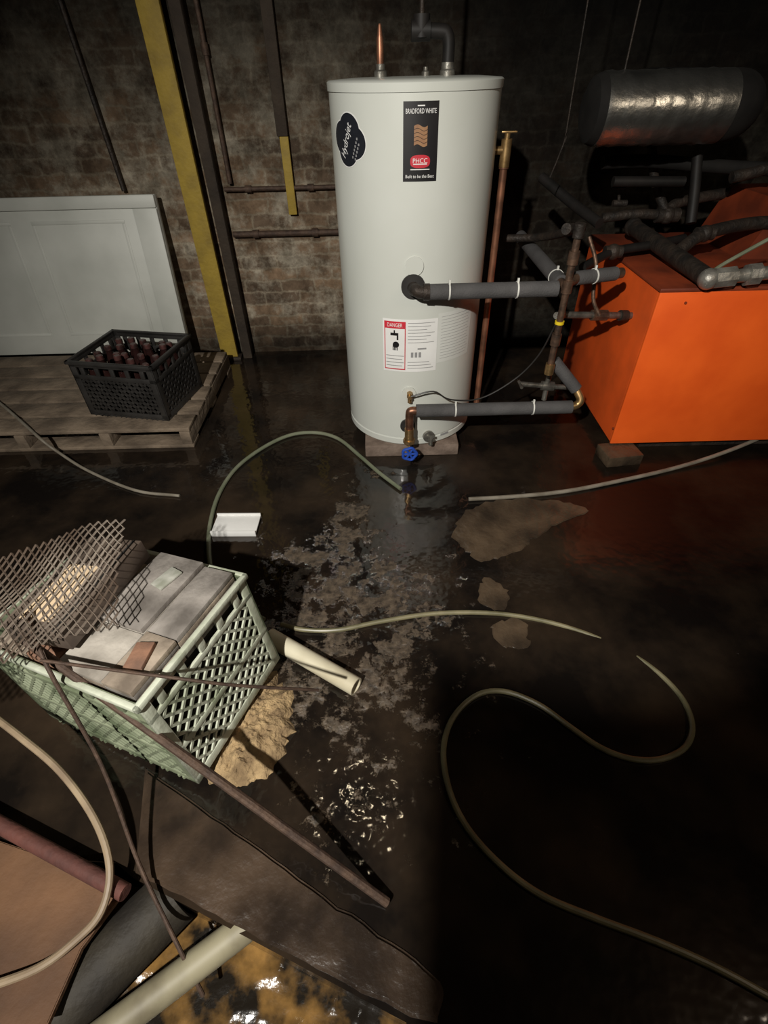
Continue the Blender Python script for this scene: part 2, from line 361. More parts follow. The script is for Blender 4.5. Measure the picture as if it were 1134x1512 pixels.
def text2d(s, size, shear=0.):
    c = bpy.data.curves.new('txt', 'FONT'); c.body = s; c.size = size; c.align_x = 'CENTER'; c.align_y = 'CENTER'; c.shear = shear; c.resolution_u = 3
    o = bpy.data.objects.new('txt', c); COL.objects.link(o)
    dg = bpy.context.evaluated_depsgraph_get(); dg.update()
    me = bpy.data.meshes.new_from_object(o.evaluated_get(dg))
    vs = [v.co.copy() for v in me.vertices]; fs = [tuple(p.vertices) for p in me.polygons]
    bpy.data.objects.remove(o); bpy.data.curves.remove(c); bpy.data.meshes.remove(me)
    return vs, fs
def wrap_text(mb, s, a0, z0, cx, cy, size, e, width=None, rot=0., shear=0.):
    vs, fs = text2d(s, size, shear)
    if not vs: return mb
    xm = (max(v.x for v in vs)+min(v.x for v in vs))/2; ym = (max(v.y for v in vs)+min(v.y for v in vs))/2
    w = max(v.x for v in vs)-min(v.x for v in vs)
    k = (width/w) if width else 1
    out = []
    for v in vs:
        x, y = (v.x-xm)*k, v.y-ym
        x, y = x*math.cos(rot)-y*math.sin(rot)+cx, x*math.sin(rot)+y*math.cos(rot)+cy
        out.append(tp(a0+x/TR, z0+y, e))
    return mb.polys(out, fs)
# black front label
aL, _ = tank_hit(596, 208); aR, _ = tank_hit(647, 208); a0, _ = tank_hit(621, 208); _, zt = tank_hit(621, 149); _, zb = tank_hit(621, 268)
w = (aR-aL)*TR; h = zt-zb; z0 = (zt+zb)/2
lb = obj('front_label', wrap_rect(MB(), a0, z0, -w/2, w/2, -h/2, h/2, .0008), m_blk, tank); lb['label'] = 'black upright label with lettering'
for s_, cy, sz_, e_, wd_ in (('BRADFORD WHITE', h*.385, h*.085, .0016, w*.86), ('Built to be the Best', -h*.43, h*.065, .0016, w*.84), ('PHCC', -h*.225, h*.09, .0024, w*.42)):
    obj('lettering', wrap_text(MB(), s_, a0, z0, 0, cy, sz_, e_, wd_), m_white, lb)
obj('rule_line', wrap_rect(MB(), a0, z0, -w*.10, w*.10, h*.44, h*.455, .0016, 3), m_white, lb)
obj('rule_line', wrap_rect(MB(), a0, z0, -w*.28, w*.28, -h*.345, -h*.333, .0016, 4), m_white, lb)
obj('rule_line', wrap_rect(MB(), a0, z0, -w*.2, w*.2, -h*.275, -h*.262, .0024, 4), m_white, lb)
mb = MB(); el = [(w*.29*math.copysign(abs(math.cos(t))**.7, math.cos(t)), h*.085*math.copysign(abs(math.sin(t))**.7, math.sin(t))) for t in [2*PI*k/28 for k in range(28)]]
wrap_poly(mb, el, a0, z0-h*.235, .0016); obj('red_badge', mb, m_red, lb)
mb = MB()
for k in range(5):
    vs = []; fs = []
    for i in range(13):
        s = (-.19+.38*i/12)*w; o = math.sin(i/12*2*PI)*h*.018
        yy = h*(.21-.05*k)+o
        vs += [tp(a0+s/TR, z0+yy, .0016), tp(a0+s/TR, z0+yy-h*.043, .0016)]
    for i in range(12): fs.append((2*i, 2*i+2, 2*i+3, 2*i+1))
    mb.polys(vs, fs)
obj('flag_emblem', mb, m_gold, lb)
# clover badge
aL, _ = tank_hit(496, 206); aR, _ = tank_hit(543, 206); a1 = (aL+aR)/2; _, zt = tank_hit(519, 166); _, zb = tank_hit(519, 247); z1 = (zt+zb)/2; bw = (aR-aL)*TR/2; bh = (zt-zb)/2
def clover(k):
    out = []; q = -.22
    for i in range(80):
        t = 2*PI*i/80; r = .84+.16*abs(math.cos(2*t))**.9
        r = r-(1-k)
        x, y = bw*.96*r*math.cos(t), bh*1.04*r*math.sin(t)
        out.append((x*math.cos(q)-y*math.sin(q)*.9, x*math.sin(q)*.8+y*math.cos(q)))
    return out
bd = obj('clover_badge', wrap_poly(MB(), clover(1.0), a1, z1, .0008), m_white, tank); bd['label'] = 'clover shaped black badge with white outline'
obj('badge_face', wrap_poly(MB(), clover(.958), a1, z1, .0014), m_navy, bd)
rt = math.radians(66); obj('lettering', wrap_text(MB(), 'Hydrojet', a1, z1, -bw*.06, -bh*.02, bh*.52, .002, bh*1.38, rot=rt, shear=.2), m_white, bd)
mb = MB()
for j in range(2):
    for q in range(6-j):
        s_ = (-.42+.15*q)*bh; o_ = -(.44+.14*j)*bw
        cx_, cy_ = s_*math.cos(rt)-o_*math.sin(rt), s_*math.sin(rt)+o_*math.cos(rt)
        wrap_rect(mb, a1, z1, cx_-.0025, cx_+.0025, cy_-.003, cy_+.003, .002, 2)
obj('small_print', mb, m_grey_t, bd)
# specification sticker and second faded sheet
aL, _ = tank_hit(646, 495); aR, _ = tank_hit(692, 495); a3 = (aL+aR)/2; _, zt = tank_hit(668, 459); _, zb = tank_hit(668, 530); z3 = (zt+zb)/2; s3 = (aR-aL)*TR; h3 = zt-zb
s2 = obj('faded_sheet', wrap_rect(MB(), a3, z3, -s3/2, s3/2, -h3/2, h3/2, .0007, 10), m_sheet, tank); s2['label'] = 'faint white sheet of fine print'
mb = MB()
for j in range(15): wrap_rect(mb, a3, z3, -s3*.42, s3*(.42-.03*(j % 3)), h3*(.43-.06*j)-.0012, h3*(.43-.06*j), .0014, 4)
obj('fine_print', mb, m_grey_t, s2)
aL, _ = tank_hit(566, 510); aR, _ = tank_hit(645, 508); a2 = (aL+aR)/2; _, zt = tank_hit(606, 472); _, zb = tank_hit(606, 549); z2 = (zt+zb)/2; sw = (aR-aL)*TR; sh = zt-zb
st = obj('data_sticker', wrap_rect(MB(), a2, z2, -sw/2, sw/2, -sh/2, sh/2, .0010, 16), m_white, tank); st['label'] = 'white data sticker with warning panel'
mb = MB(); x0, x1 = -sw*.47, -sw*.08
wrap_rect(mb, a2, z2, x0, x1, sh*.33, sh*.46, .0017, 4); wrap_rect(mb, a2, z2, x0, x1, -sh*.46, -sh*.44, .0017, 4)
wrap_rect(mb, a2, z2, x0, x0+.003, -sh*.46, sh*.4, .0017, 1); wrap_rect(mb, a2, z2, x1-.003, x1, -sh*.46, sh*.4, .0017, 1)
obj('warning_frame', mb, m_red, st)
mb = MB(); xm = (x0+x1)/2
wrap_text(mb, 'DANGER', a2, z2, xm, sh*.395, sh*.1, .0023, (x1-x0)*.7); obj('warning_word', mb, m_white, st)
mb = MB()
wrap_rect(mb, a2, z2, xm-.016, xm+.012, sh*.2, sh*.25, .0017, 2); wrap_rect(mb, a2, z2, xm-.004, xm+.001, sh*.25, sh*.3, .0017, 1); wrap_rect(mb, a2, z2, xm+.007, xm+.013, sh*.12, sh*.25, .0017, 1)
wrap_poly(mb, [(.012*math.cos(t), sh*.06*math.sin(t)) for t in [2*PI*k/14 for k in range(14)]], a2+(xm+.004)/TR, z2+sh*.03, .0017)
for j in range(4): wrap_rect(mb, a2, z2, xm-.008+.005*j, xm-.005+.005*j, -sh*.08, sh*.01, .0017, 1)
obj('pictogram', mb, m_blk, st)
mb = MB()
for j in range(4): wrap_rect(mb, a2, z2, x0+.006, x1-.006-.006*(j % 2), -sh*(.18+.065*j)-.0025, -sh*(.18+.065*j), .0017, 3)
for j in range(7): wrap_rect(mb, a2, z2, -sw*.04, sw*(.44-.07*(j % 3)), sh*(.44-.06*j)-.002, sh*(.44-.06*j), .0017, 4)
for j in range(3): wrap_rect(mb, a2, z2, -sw*.04, sw*(.36+.04*j), -sh*(.3+.06*j)-.0022, -sh*(.3+.06*j), .0017, 4)
for j in range(3): wrap_rect(mb, a2, z2, sw*.02+j*.014, sw*.02+j*.014+.009, -sh*.21, -sh*.11, .0017, 1)
wrap_rect(mb, a2, z2, sw*.14, sw*.30, -sh*.06, -sh*.03, .0018, 2)
obj('small_print', mb, m_grey_t, st)
def tank_disc(name, u, v, r, th, mat, e0=0.):
    a, z = tank_hit(u, v); return obj(name, MB().cyl(tp(a, z, e0-.004), tp(a, z, e0+th), r, seg=28), mat, tank)
tank_disc('port_cover', 612, 393, .03, .004, m_tank)
tank_disc('port_ring', 610, 423, .040, .006, m_black)
tank_disc('sensor_flange', 604, 580, .026, .006, m_tank)
a, z = tank_hit(605, 580); obj('sensor_fitting', MB().cyl(tp(a, z, .004), tp(a, z, .03), .012, seg=6).cyl(tp(a, z, .03), tp(a, z, .045), .007).cyl(tp(a, z-.012, .02), tp(a, z-.03, .022), .008), m_brass, tank)
tank_disc('port_ring', 602, 628, .03, .008, m_black)
a, z = tank_hit(632, 643); obj('drain_spigot', MB().cyl(tp(a, z, 0), tp(a, z, .012), .024).cyl(tp(a, z, .012), tp(a, z, .04), .011).cyl(tp(a, z+.008, .035), tp(a, z-.022, .035), .009).box(tp(a, z+.015, .035), (.03, .006, .008)), m_steel, tank)
a, z = tank_hit(656, 640); obj('name_tag', wrap_rect(MB(), a, z, -.02, .02, -.005, .005, .001, 4), m_grey_t, tank)
p = PY(562, 119, 2.02); pb = Vector((p.x, 2.02, TZ1))
obj('cold_nipple', MB().lathe([(.019, 0), (.019, .018), (.014, .022), (.014, .035)], Matrix.Translation(pb), 16), m_steel, tank)
obj('copper_stub', MB().lathe([(.0105, .03), (.0105, .09), (.008, .098), (.005, .118), (.003, .122)], Matrix.Translation(pb), 16), m_copper_b, tank)
pc = Vector((PY(628, 119, 2.02).x, 2.02, TZ1)); obj('vent_plug', MB().lathe([(.012, 0), (.012, .015), (.007, .018), (.007, .026)], Matrix.Translation(pc), 14), m_steel, tank)
pd = Vector((PY(660, 119, 2.02).x, 2.02, TZ1)); obj('hot_nipple', MB().lathe([(.023, 0), (.023, .016), (.019, .02), (.019, .035)], Matrix.Translation(pd), 14), m_steel, tank)
q = PY(745, 222, 2.0); q2 = PY(694, 598, 2.0)
xr = TC.x+TR+.035
obj('relief_valve', MB().cyl((TC.x+TR-.01, 2.0, q.z), (xr, 2.0, q.z), .012).cyl((xr, 2.0, q.z-.045), (xr, 2.0, q.z+.03), .017).cyl((xr, 2.0, q.z+.03), (xr, 2.0, q.z+.045), .009).box((xr+.005, 2.0, q.z+.048), (.05, .012, .006), bev=.002), m_brass, tank)
obj('relief_pipe', MB().cyl((xr, 2.0, q.z-.03), (xr, 2.0, q2.z), .0125).cyl((xr, 2.0, q.z-.05), (xr, 2.0, q.z-.035), .016), m_copper_b, tank)
pl = thing('plinth', 'low stained block slab under the white water heater', 'plinth', (.127, 2.0, 0))
for k in range(2):
    obj('block', MB().box((.055+.20*k-.03, 1.985, .0275), (.196, .44, .055), bev=.006), m_plinth, pl)
# ------------------------------------------------------------------ insulated pipes at the tank
def ties(parent, pts, r, axis='X'):
    for p in pts:
        d = Vector((1, 0, 0)) if axis == 'X' else axis
        obj('zip_tie', MB().cyl(p-d*.0025, p+d*.0025, r+.002, seg=20).box(p+Vector((0, -.004, r+.004)), (.006, .006, .018)), m_zip, parent)
Y1 = 1.70
a, z = tank_hit(610, 424); e0 = tp(a, z, -.01); zU = PY(640, 431, Y1).z
pU = thing('insulated_pipe', 'upper grey foam insulated pipe running right from mid height of white tank', 'pipe', (e0.x, Y1, zU))
obj('elbow', MB().tube([e0, (e0.x, Y1+.03, z), (e0.x+.005, Y1+.006, zU+.006), (e0.x+.02, Y1, zU), (e0.x+.06, Y1, zU)], .02, 16).cyl((e0.x+.03, Y1, zU), (e0.x+.05, Y1, zU), .026), m_iron, pU)
xE = PY(822, 430, Y1).x
obj('foam_sleeve', MB().cyl((e0.x+.05, Y1, zU), (xE, Y1, zU), .0245, seg=28), m_foam, pU)
ties(pU, [Vector((PY(663, 431, Y1).x, Y1, zU)), Vector((PY(763, 428, Y1).x, Y1, zU))], .0245)
rz_ = Vector((PY(836, 430, Y1+.02).x, Y1+.02, 0)); zt = PY(852, 335, Y1+.02).z; zb = PY(812, 548, Y1+.02).z
ris = thing('riser_pipe', 'vertical copper riser with yellow band between tank and orange boiler', 'pipe', (rz_.x, rz_.y, zb))
obj('pipe', MB().cyl((rz_.x, rz_.y, zb), (rz_.x, rz_.y, zt), .0115), m_aged, ris)
for zz, mm_ in ((zU, m_aged), (zt-.01, m_iron), (zb+.12, m_aged), (zb+.01, m_brass), ((zU+zt)/2, m_aged)): obj('fitting', MB().cyl((rz_.x, rz_.y, zz-.02), (rz_.x, rz_.y, zz+.02), .017), mm_, ris)
zy = PY(828, 476, Y1+.02).z; obj('yellow_band', MB().cyl((rz_.x, rz_.y, zy-.005), (rz_.x, rz_.y, zy+.005), .0155), m_yband, ris)
pB = thing('insulated_pipe', 'foam insulated pipe running back toward brick wall from the riser', 'pipe', (rz_.x, rz_.y, zU))
yb = G(756, 350, zU).y
obj('foam_sleeve', MB().cyl((rz_.x-.01, Y1+.06, zU), (rz_.x-.01, yb, zU), .0245, seg=24), m_foam, pB)
obj('collar', MB().cyl((rz_.x-.006, Y1+.025, zU), (rz_.x-.01, Y1+.065, zU), .016), m_aged, pB)
ties(pB, [Vector((rz_.x-.01, Y1+.12, zU))], .0245, Vector((0, 1, 0)))
pR = thing('insulated_pipe', 'short foam insulated pipe from riser to orange boiler', 'pipe', (rz_.x, rz_.y, zU))
q1 = PY(850, 411, Y1+.06); q2 = PY(908, 404, Y1+.12)
obj('foam_sleeve', MB().cyl(q1, q2, .0225, seg=24), m_foam, pR); obj('end_collar', MB().cyl(q2, q2+(q2-q1).normalized()*.03, .017), m_aged, pR)
obj('collar', MB().cyl((rz_.x, rz_.y, q1.z), q1+(q2-q1)*.05, .016), m_aged, pR)
ties(pR, [q1.lerp(q2, .45)], .0225, (q2-q1).normalized())
zL = PY(640, 606, Y1-.01).z; YL = Y1-.01
a, z = tank_hit(603, 626); xb = tp(a, z).x
xE2 = PY(843, 603, YL).x
pL = thing('insulated_pipe', 'lower grey foam insulated pipe running right from foot of white tank', 'pipe', (xb, YL, zL))
obj('foam_sleeve', MB().cyl((xb+.025, YL, zL), (xE2, YL, zL), .0245, seg=28), m_foam, pL)
ties(pL, [Vector((PY(672, 605, YL).x, YL, zL)), Vector((PY(786, 603, YL).x, YL, zL))], .0245)
el0 = Vector((xE2+.02, YL+.005, zL+.005)); el1 = PY(851, 575, YL+.03)
obj('brass_elbow', MB().tube([(xE2-.01, YL, zL), el0, el0+Vector((.012, .004, .02)), el1], .015, 14), m_brass, pL)
s0 = PY(818, 533, Y1+.06); obj('upper_sleeve', MB().cyl(el1, s0, .0225, seg=22), m_foam, pL)
zv = PY(603, 663, YL).z
dr = thing('drain_valve', 'brass drain valve with round blue handle at foot of tank', 'valve', (xb, YL, zv))
obj('valve_body', MB().tube([(xb, YL+.08, z), (xb, YL+.02, z), (xb, YL, z-.01), (xb, YL, zv+.02)], .012, 12).cyl((xb, YL, z+.02), (xb, YL, z-.03), .018)
    .cyl((xb, YL, z-.03), (xb, YL, z-.045), .024, seg=8).cyl((xb, YL, zv+.03), (xb, YL, zv+.045), .017).cyl((xb, YL, zv), (xb, YL-.035, zv), .009), m_brass, dr)
obj('pipe_elbow', MB().tube([(xb+.03, YL, zL), (xb+.008, YL, zL), (xb, YL, zL-.012), (xb, YL, z+.01)], .016, 14), m_copper, dr)
mb = MB(); mW = Matrix.Translation((xb, YL-.035, zv)) @ Matrix.Rotation(PI/2, 4, 'X')
mb.tube([mW @ Vector((.027*math.cos(t)*(1+.08*math.cos(5*t)), .027*math.sin(t)*(1+.08*math.cos(5*t)), 0)) for t in [2*PI*k/30 for k in range(31)]], .006, 8, 0)
for k in range(3): mb.cyl(mW @ Vector((.026*math.cos(k*PI/3), .026*math.sin(k*PI/3), 0)), mW @ Vector((-.026*math.cos(k*PI/3), -.026*math.sin(k*PI/3), 0)), .0045, seg=8)
obj('hand_wheel', mb, m_blue, dr)
v0 = PY(768, 567, 1.8); v1 = PY(838, 572, 1.8)
sv = thing('gate_valve', 'grey gate valve with bar handle left of orange boiler', 'valve', v0)
obj('valve_body', MB().cyl(v0, v1, .010).cyl(v0.lerp(v1, .45), v0.lerp(v1, .7), .018).cyl(v0.lerp(v1, .56)+Vector((0, 0, -.06)), v0.lerp(v1, .56)+Vector((0, 0, .07)), .010), m_steel, sv)
obj('handle', MB().cyl(v0+Vector((0, -.03, 0)), v0+Vector((0, .03, 0)), .006), m_steel, sv)
obj('nipple', MB().cyl(v1, el1, .010), m_aged, sv)
w0 = tp(*tank_hit(607, 578), .04)
wr = obj('sensor_wire', MB().tube([w0, PY(640, 578, 1.72), PY(665, 590, 1.74), PY(710, 588, 1.78), PY(760, 560, 1.78), PY(795, 525, 1.76), PY(820, 480, 1.71)], .003, 6), m_black)
tag(wr, 'thin black sensor wire looping from tank fitting to the riser', 'wire')
# ------------------------------------------------------------------ boiler
c0 = G(891, 655, .05); c1 = PY(988, 430, c0.y)
bx0 = (c0.x+c1.x)/2; by0 = c0.y; bz0 = .05; bz1 = c1.z; bx1 = bx0+1.0; by1 = by0+.72
bo = thing('boiler', 'squat bright orange metal boiler at the right', 'boiler', (bx0+.5, by0+.36, .0))
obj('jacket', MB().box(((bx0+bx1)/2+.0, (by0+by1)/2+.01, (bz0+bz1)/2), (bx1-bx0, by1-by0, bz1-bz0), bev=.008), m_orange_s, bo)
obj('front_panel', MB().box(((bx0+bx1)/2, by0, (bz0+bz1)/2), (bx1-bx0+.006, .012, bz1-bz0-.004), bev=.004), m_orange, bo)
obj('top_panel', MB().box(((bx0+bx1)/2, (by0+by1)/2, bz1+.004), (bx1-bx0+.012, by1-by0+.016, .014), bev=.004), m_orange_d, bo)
hx = PY(1092, 380, by0+.3).x
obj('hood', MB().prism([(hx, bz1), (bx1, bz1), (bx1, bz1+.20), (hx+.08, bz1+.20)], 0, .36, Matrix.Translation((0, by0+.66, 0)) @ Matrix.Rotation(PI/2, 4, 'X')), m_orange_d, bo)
for px, py in ((1012, 447), (905, 632)):
    p = PY(px, py, by0-.006); obj('screw', MB().cyl(p, p+Vector((0, -.004, 0)), .0045, seg=8), m_orange_d, bo)
obj('base_rail', MB().box(((bx0+bx1)/2+.05, by0+.08, .027), (bx1-bx0-.2, .08, .05)), m_iron, bo)
obj('base_rail', MB().box(((bx0+bx1)/2+.05, by1-.08, .027), (bx1-bx0-.2, .08, .05)), m_iron, bo)
bk = G(912, 690, 0)
tag(obj('brick', MB().box((bk.x+.02, bk.y+.06, .024), (.15, .11, .048), rotz(.12), bev=.005), m_stone), 'dark worn brick under front corner of orange boiler', 'brick')
ip = thing('iron_pipework', 'rusty dark iron pipes and tees crossing above the orange boiler', 'pipes', (bx0+.2, by0+.3, bz1))
zp = bz1+.045
A = G(935, 335, zp+.03); B = G(1046, 412, zp)
obj('main_pipe', MB().cyl(A, B, .029), m_iron, ip)
C1 = PY(985, 318, A.y+.02)
def ipipe(name, pts, r, mt=None): return obj(name, MB().tube(pts, r, 14), mt or m_iron, ip)
ipipe('branch_pipe', [PY(888, 322, A.y+.02), PY(940, 316, A.y+.02), C1], .018)
ipipe('branch_pipe', [C1, PY(1000, 300, A.y+.05), PY(1075, 285, A.y+.1), PY(1134, 285, A.y+.1)], .020)
ipipe('branch_pipe', [C1, PY(968, 270, A.y+.05), PY(962, 215, A.y+.05)], .017)
ipipe('branch_pipe', [PY(1000, 372, 1.95), PY(1040, 345, 2.0), PY(1110, 330, 2.05), PY(1160, 330, 2.05)], .022)
ipipe('branch_pipe', [PY(860, 395, 1.95), PY(905, 372, 2.05), PY(960, 362, 2.1), PY(1010, 352, 2.15)], .016, m_blackpipe)
ipipe('branch_pipe', [PY(1080, 262, 2.2), PY(1110, 255, 2.2), PY(1160, 240, 2.2)], .020)
ipipe('branch_pipe', [PY(1030, 230, 2.2), PY(1026, 280, 2.15), PY(1020, 330, 2.1)], .018, m_blackpipe)
obj('tee', MB().sphere(C1, .032).cyl(C1-Vector((.045, 0, 0)), C1+Vector((.045, 0, 0)), .026), m_iron, ip); obj('tee', MB().sphere(A, .034), m_iron, ip)
for u_, v_, y_ in ((905, 372, 2.05), (1040, 345, 2.0)):
    c_ = PY(u_, v_, y_); obj('fitting', MB().sphere(c_, .028).cyl(c_-Vector((.032, 0, 0)), c_+Vector((.032, 0, 0)), .022), m_iron, ip)
un0 = B; un1 = PY(1180, 398, B.y); mb = MB(); mb.cyl(un0, un1, .021).cyl(un0.lerp(un1, .05), un0.lerp(un1, .28), .032, seg=8).cyl(un0.lerp(un1, .42), un0.lerp(un1, .55), .034, seg=8).sphere(B, .033); obj('union', mb, m_pale, ip)
ipipe('return_pipe', [PY(800, 262, 2.3), PY(845, 300, 2.15), PY(885, 330, 2.0)], .018, m_blackpipe)
obj('return_pipe', MB().tube([PY(745, 352, 2.2), PY(800, 350, 2.1), PY(858, 338, 1.8)], .014, 12).cyl(PY(858, 338, 1.8), PY(836, 338, 1.72), .016), m_iron, ip)
ipipe('return_pipe', [PY(905, 268, 2.2), PY(960, 268, 2.2), PY(1010, 268, 2.2)], .017, m_blackpipe)
ipipe('return_pipe', [PY(890, 240, 2.3), PY(960, 238, 2.3), PY(1050, 245, 2.25), PY(1140, 250, 2.2)], .022, m_matte)
ipipe('copper_line', [PY(870, 350, 1.95), PY(880, 390, 1.9), PY(876, 440, 1.86), PY(885, 466, 1.84)], .007, m_aged)
obj('hand_valve', MB().cyl(PY(905, 300, A.y), PY(925, 300, A.y), .012).cyl(PY(914, 300, A.y), PY(914, 278, A.y), .006).sphere(PY(914, 276, A.y), .018, (1.6, 1.6, .5)), m_iron, ip)
g0 = PY(832, 465, 1.82); g1 = PY(935, 466, 1.9)
st_ = thing('supply_pipe', 'grey threaded supply pipe entering side of orange boiler', 'pipe', g0)
obj('pipe', MB().cyl(g0, g1, .012).cyl(PY(822, 466, 1.76), g0, .012), m_steel, st_); obj('coupling', MB().cyl(g0.lerp(g1, .4), g0.lerp(g1, .6), .02, seg=8), m_aged, st_); obj('coupling', MB().cyl(g0.lerp(g1, .8), g0.lerp(g1, .9), .019), m_iron, st_)
gc = obj('cable', MB().tube([PY(1036, 414, 1.78), PY(1060, 395, 1.75), PY(1100, 372, 1.72), PY(1150, 345, 1.7)], .006, 8), m_hose_g); tag(gc, 'green cable lying over the iron pipes above boiler', 'cable')
YD = 2.1; dc_ = PY(985, 160, YD); dl = PY(882, 165, YD).x; drx = PY(1066, 158, YD).x; rr = .098
dk = thing('flue_duct', 'shiny crinkled metal flue duct hanging above the boiler pipes', 'duct', (dc_.x, YD, dc_.z-rr))
mD = Matrix.Translation((dl, YD, dc_.z)) @ Matrix.Rotation(PI/2, 4, 'Y'); Ld = drx-dl
prof = [(rr, 0)]
kk = int(Ld/.02)
for i in range(1, kk): prof.append((rr+.0016*math.sin(i*2.3)+.0012*(i % 2), i*.02))
prof += [(rr, Ld)]
obj('duct_body', MB().lathe(prof, mD, 56), m_duct, dk)
zc_ = dc_.z
obj('duct_end', MB().lathe([(rr-.001, 0), (rr-.002, .012), (rr*.9, .03), (.06, .045), (.02, .046)], Matrix.Translation((dl+.004, YD, zc_)) @ Matrix.Rotation(-PI/2, 4, 'Y'), 40), m_matte, dk)  # black stands in for the darkness this end fades into
obj('duct_elbow', MB().tube([(drx-.02, YD, zc_), (drx+.015, YD+.006, zc_), (drx+.045, YD+.035, zc_), (drx+.06, YD+.09, zc_), (drx+.06, YD+.25, zc_), (drx+.06, WY, zc_)], rr-.001, 32), m_matte, dk)  # matte black paints the duct's fade into shade
obj('hanger_rod', MB().cyl((dl+.06, YD, dc_.z+rr-.004), (dl+.06, YD, 2.4), .003), m_iron, dk)
op = thing('overhead_pipe', 'black iron pipe with elbow dropping onto top of white tank', 'pipe', (pd.x, 2.02, TZ1))
obj('pipe', MB().tube([pd+Vector((0, 0, .025)), (pd.x, 2.02, TZ1+.075), (pd.x-.006, 2.02, TZ1+.095), (pd.x-.02, 2.02, TZ1+.102), (pc.x-.012, 2.02, TZ1+.105)], .018, 14), m_blackpipe, op)
obj('tee', MB().cyl((pc.x-.045, 2.02, TZ1+.105), (pc.x+.01, 2.02, TZ1+.105), .024).cyl((pc.x-.015, 2.02, TZ1+.09), (pc.x-.015, 2.02, TZ1+.14), .024), m_blackpipe, op)
obj('riser', MB().cyl((pc.x-.015, 2.02, TZ1+.12), (pc.x-.015, 2.02, 2.4), .007), m_iron, op)
tag(obj('hanging_wire', MB().tube([PY(812, 262, 2.0), PY(826, 228, 2.0), PY(837, 195, 2.0), PY(845, 140, 2.0), (PY(850, 60, 2.0).x, 2.0, 2.4)], .0022, 6), m_iron), 'thin dark wire hanging left of the shiny duct', 'wire')
# ------------------------------------------------------------------ back wall fixtures
YP = 2.78
a = PY(210, 0, YP); b = PY(341, 505, YP); xp = (a.x+b.x)/2
yp = thing('post', 'yellow painted upright plank post against the brick wall', 'post', (xp, YP, 0))
obj('plank', MB().box((xp, YP, 1.2), (.092, .03, 2.4), bev=.004), m_yellow, yp); obj('foot_plate', MB().box((xp, YP, .01), (.13, .06, .02), bev=.003), m_iron, yp)
tag(obj('post', MB().box((xp+.10, YP+.02, 1.2), (.05, .05, 2.4), bev=.006), m_wood_d), 'dark stained timber post right beside the yellow one', 'post')
xs = PY(308, 160, 2.83).x; tag(obj('wall_pipe', MB().cyl((xs+.03, 2.84, PY(330, 272, 2.83).z), (xs+.03, 2.84, 2.4), .010).cyl((xs+.03, 2.84, 1.3), (xs+.03, 2.84, 1.34), .015), m_rust), 'thin upright pipe on wall right of the timber post', 'pipe')
pa_, pb_ = PY(88, 0, 2.84), PY(183, 282, 2.84); pe_ = pa_+(pa_-pb_)*.6
tag(obj('wall_pipe', MB().cyl(pe_, pb_, .010), m_iron), 'dark slanting pipe on wall above the leaning white board', 'pipe')
x0_ = PY(330, 278, 2.83).x; x1_ = PY(520, 278, 2.83).x
for nm, v, r in (('long level pipe on brick wall behind left of tank, the higher one', 279, .010), ('long level pipe on brick wall behind left of tank, the lower one', 346, .014)):
    zz = PY(400, v, 2.83).z; tag(obj('wall_pipe', MB().cyl((x0_, 2.845, zz), (x1_+.3, 2.845, zz), r).cyl((x0_+.1, 2.845, zz), (x0_+.13, 2.845, zz), r+.005).cyl((x0_+.4, 2.845, zz), (x0_+.43, 2.845, zz), r+.005), m_rust), nm, 'pipe')
cx = PY(424, 250, 2.82).x; zA = PY(420, 202, 2.82).z; zB = PY(432, 318, 2.82).z
cs = thing('strip', 'narrow dark board with yellow lower end fixed upright on brick wall', 'board', (cx, 2.83, zB))
obj('upper_board', MB().box((cx-.005, 2.845, (zA+2.4)/2), (.05, .03, 2.4-zA), bev=.004), m_wood_d, cs); obj('yellow_end', MB().box((cx, 2.845, (zA+zB)/2), (.04, .025, zA-zB), bev=.003), m_yellow, cs)
# ------------------------------------------------------------------ pallet and what stands on it
PT = .10
a = G(283, 633, PT); b = G(335, 518, PT); py0, py1, px1 = a.y, b.y, (a.x+b.x)/2; px0 = -2.2
pa = thing('pallet', 'low weathered wooden pallet on floor along back wall at left', 'pallet', ((px0+px1)/2, (py0+py1)/2, 0))
nb = 6; bw_ = (py1-py0)/nb
for k in range(nb): obj('deck_board', MB().box(((px0+px1)/2+random.uniform(-.012, .012), py0+bw_*(k+.5), PT-.009), (px1-px0, bw_-.016, .018), rotz(random.uniform(-.004, .004)), bev=.003), m_wood, pa)
for xx in (px1-.03, px1-.38, px1-.75, px1-1.1, px0+.03): obj('stringer', MB().box((xx, (py0+py1)/2, .049), (.045, py1-py0-.01, .064), bev=.003), m_wood, pa)
for yy in (py0+.05, (py0+py1)/2, py1-.05): obj('base_board', MB().box(((px0+px1)/2, yy, .0085), (px1-px0-.01, .09, .017), bev=.003), m_wood, pa)
a = PY(238, 284, 2.80); xw = (a.x+G(276, 516, PT).x)/2; zw = a.z
wp = thing('panelled_board', 'large off white panelled board leaning on wall behind the bottle crate', 'board', (-1.7, 2.72, PT))
tl = math.atan2(.10, zw-PT); hh = (zw-PT)/math.cos(tl); Mp = Matrix.Translation((xw, 2.66, PT)) @ Matrix.Rotation(-tl, 4, 'X')
def pbox(x0, x1, z0, z1, y0, y1, bev=.004):
    mb = MB(); mb.box(((x0+x1)/2, (y0+y1)/2, (z0+z1)/2), (x1-x0, y1-y0, z1-z0), bev=bev); bmesh.ops.transform(mb.bm, matrix=Mp, verts=mb.bm.verts); return mb
obj('board_face', pbox(-1.3, 0, .004, hh, .008, .045), m_panel, wp)
obj('top_rail', pbox(-1.3, 0, hh-.055, hh, -.004, .01, .006), m_panel, wp); obj('side_stile', pbox(-.115, 0, .004, hh-.055, -.004, .01, .006), m_panel, wp)
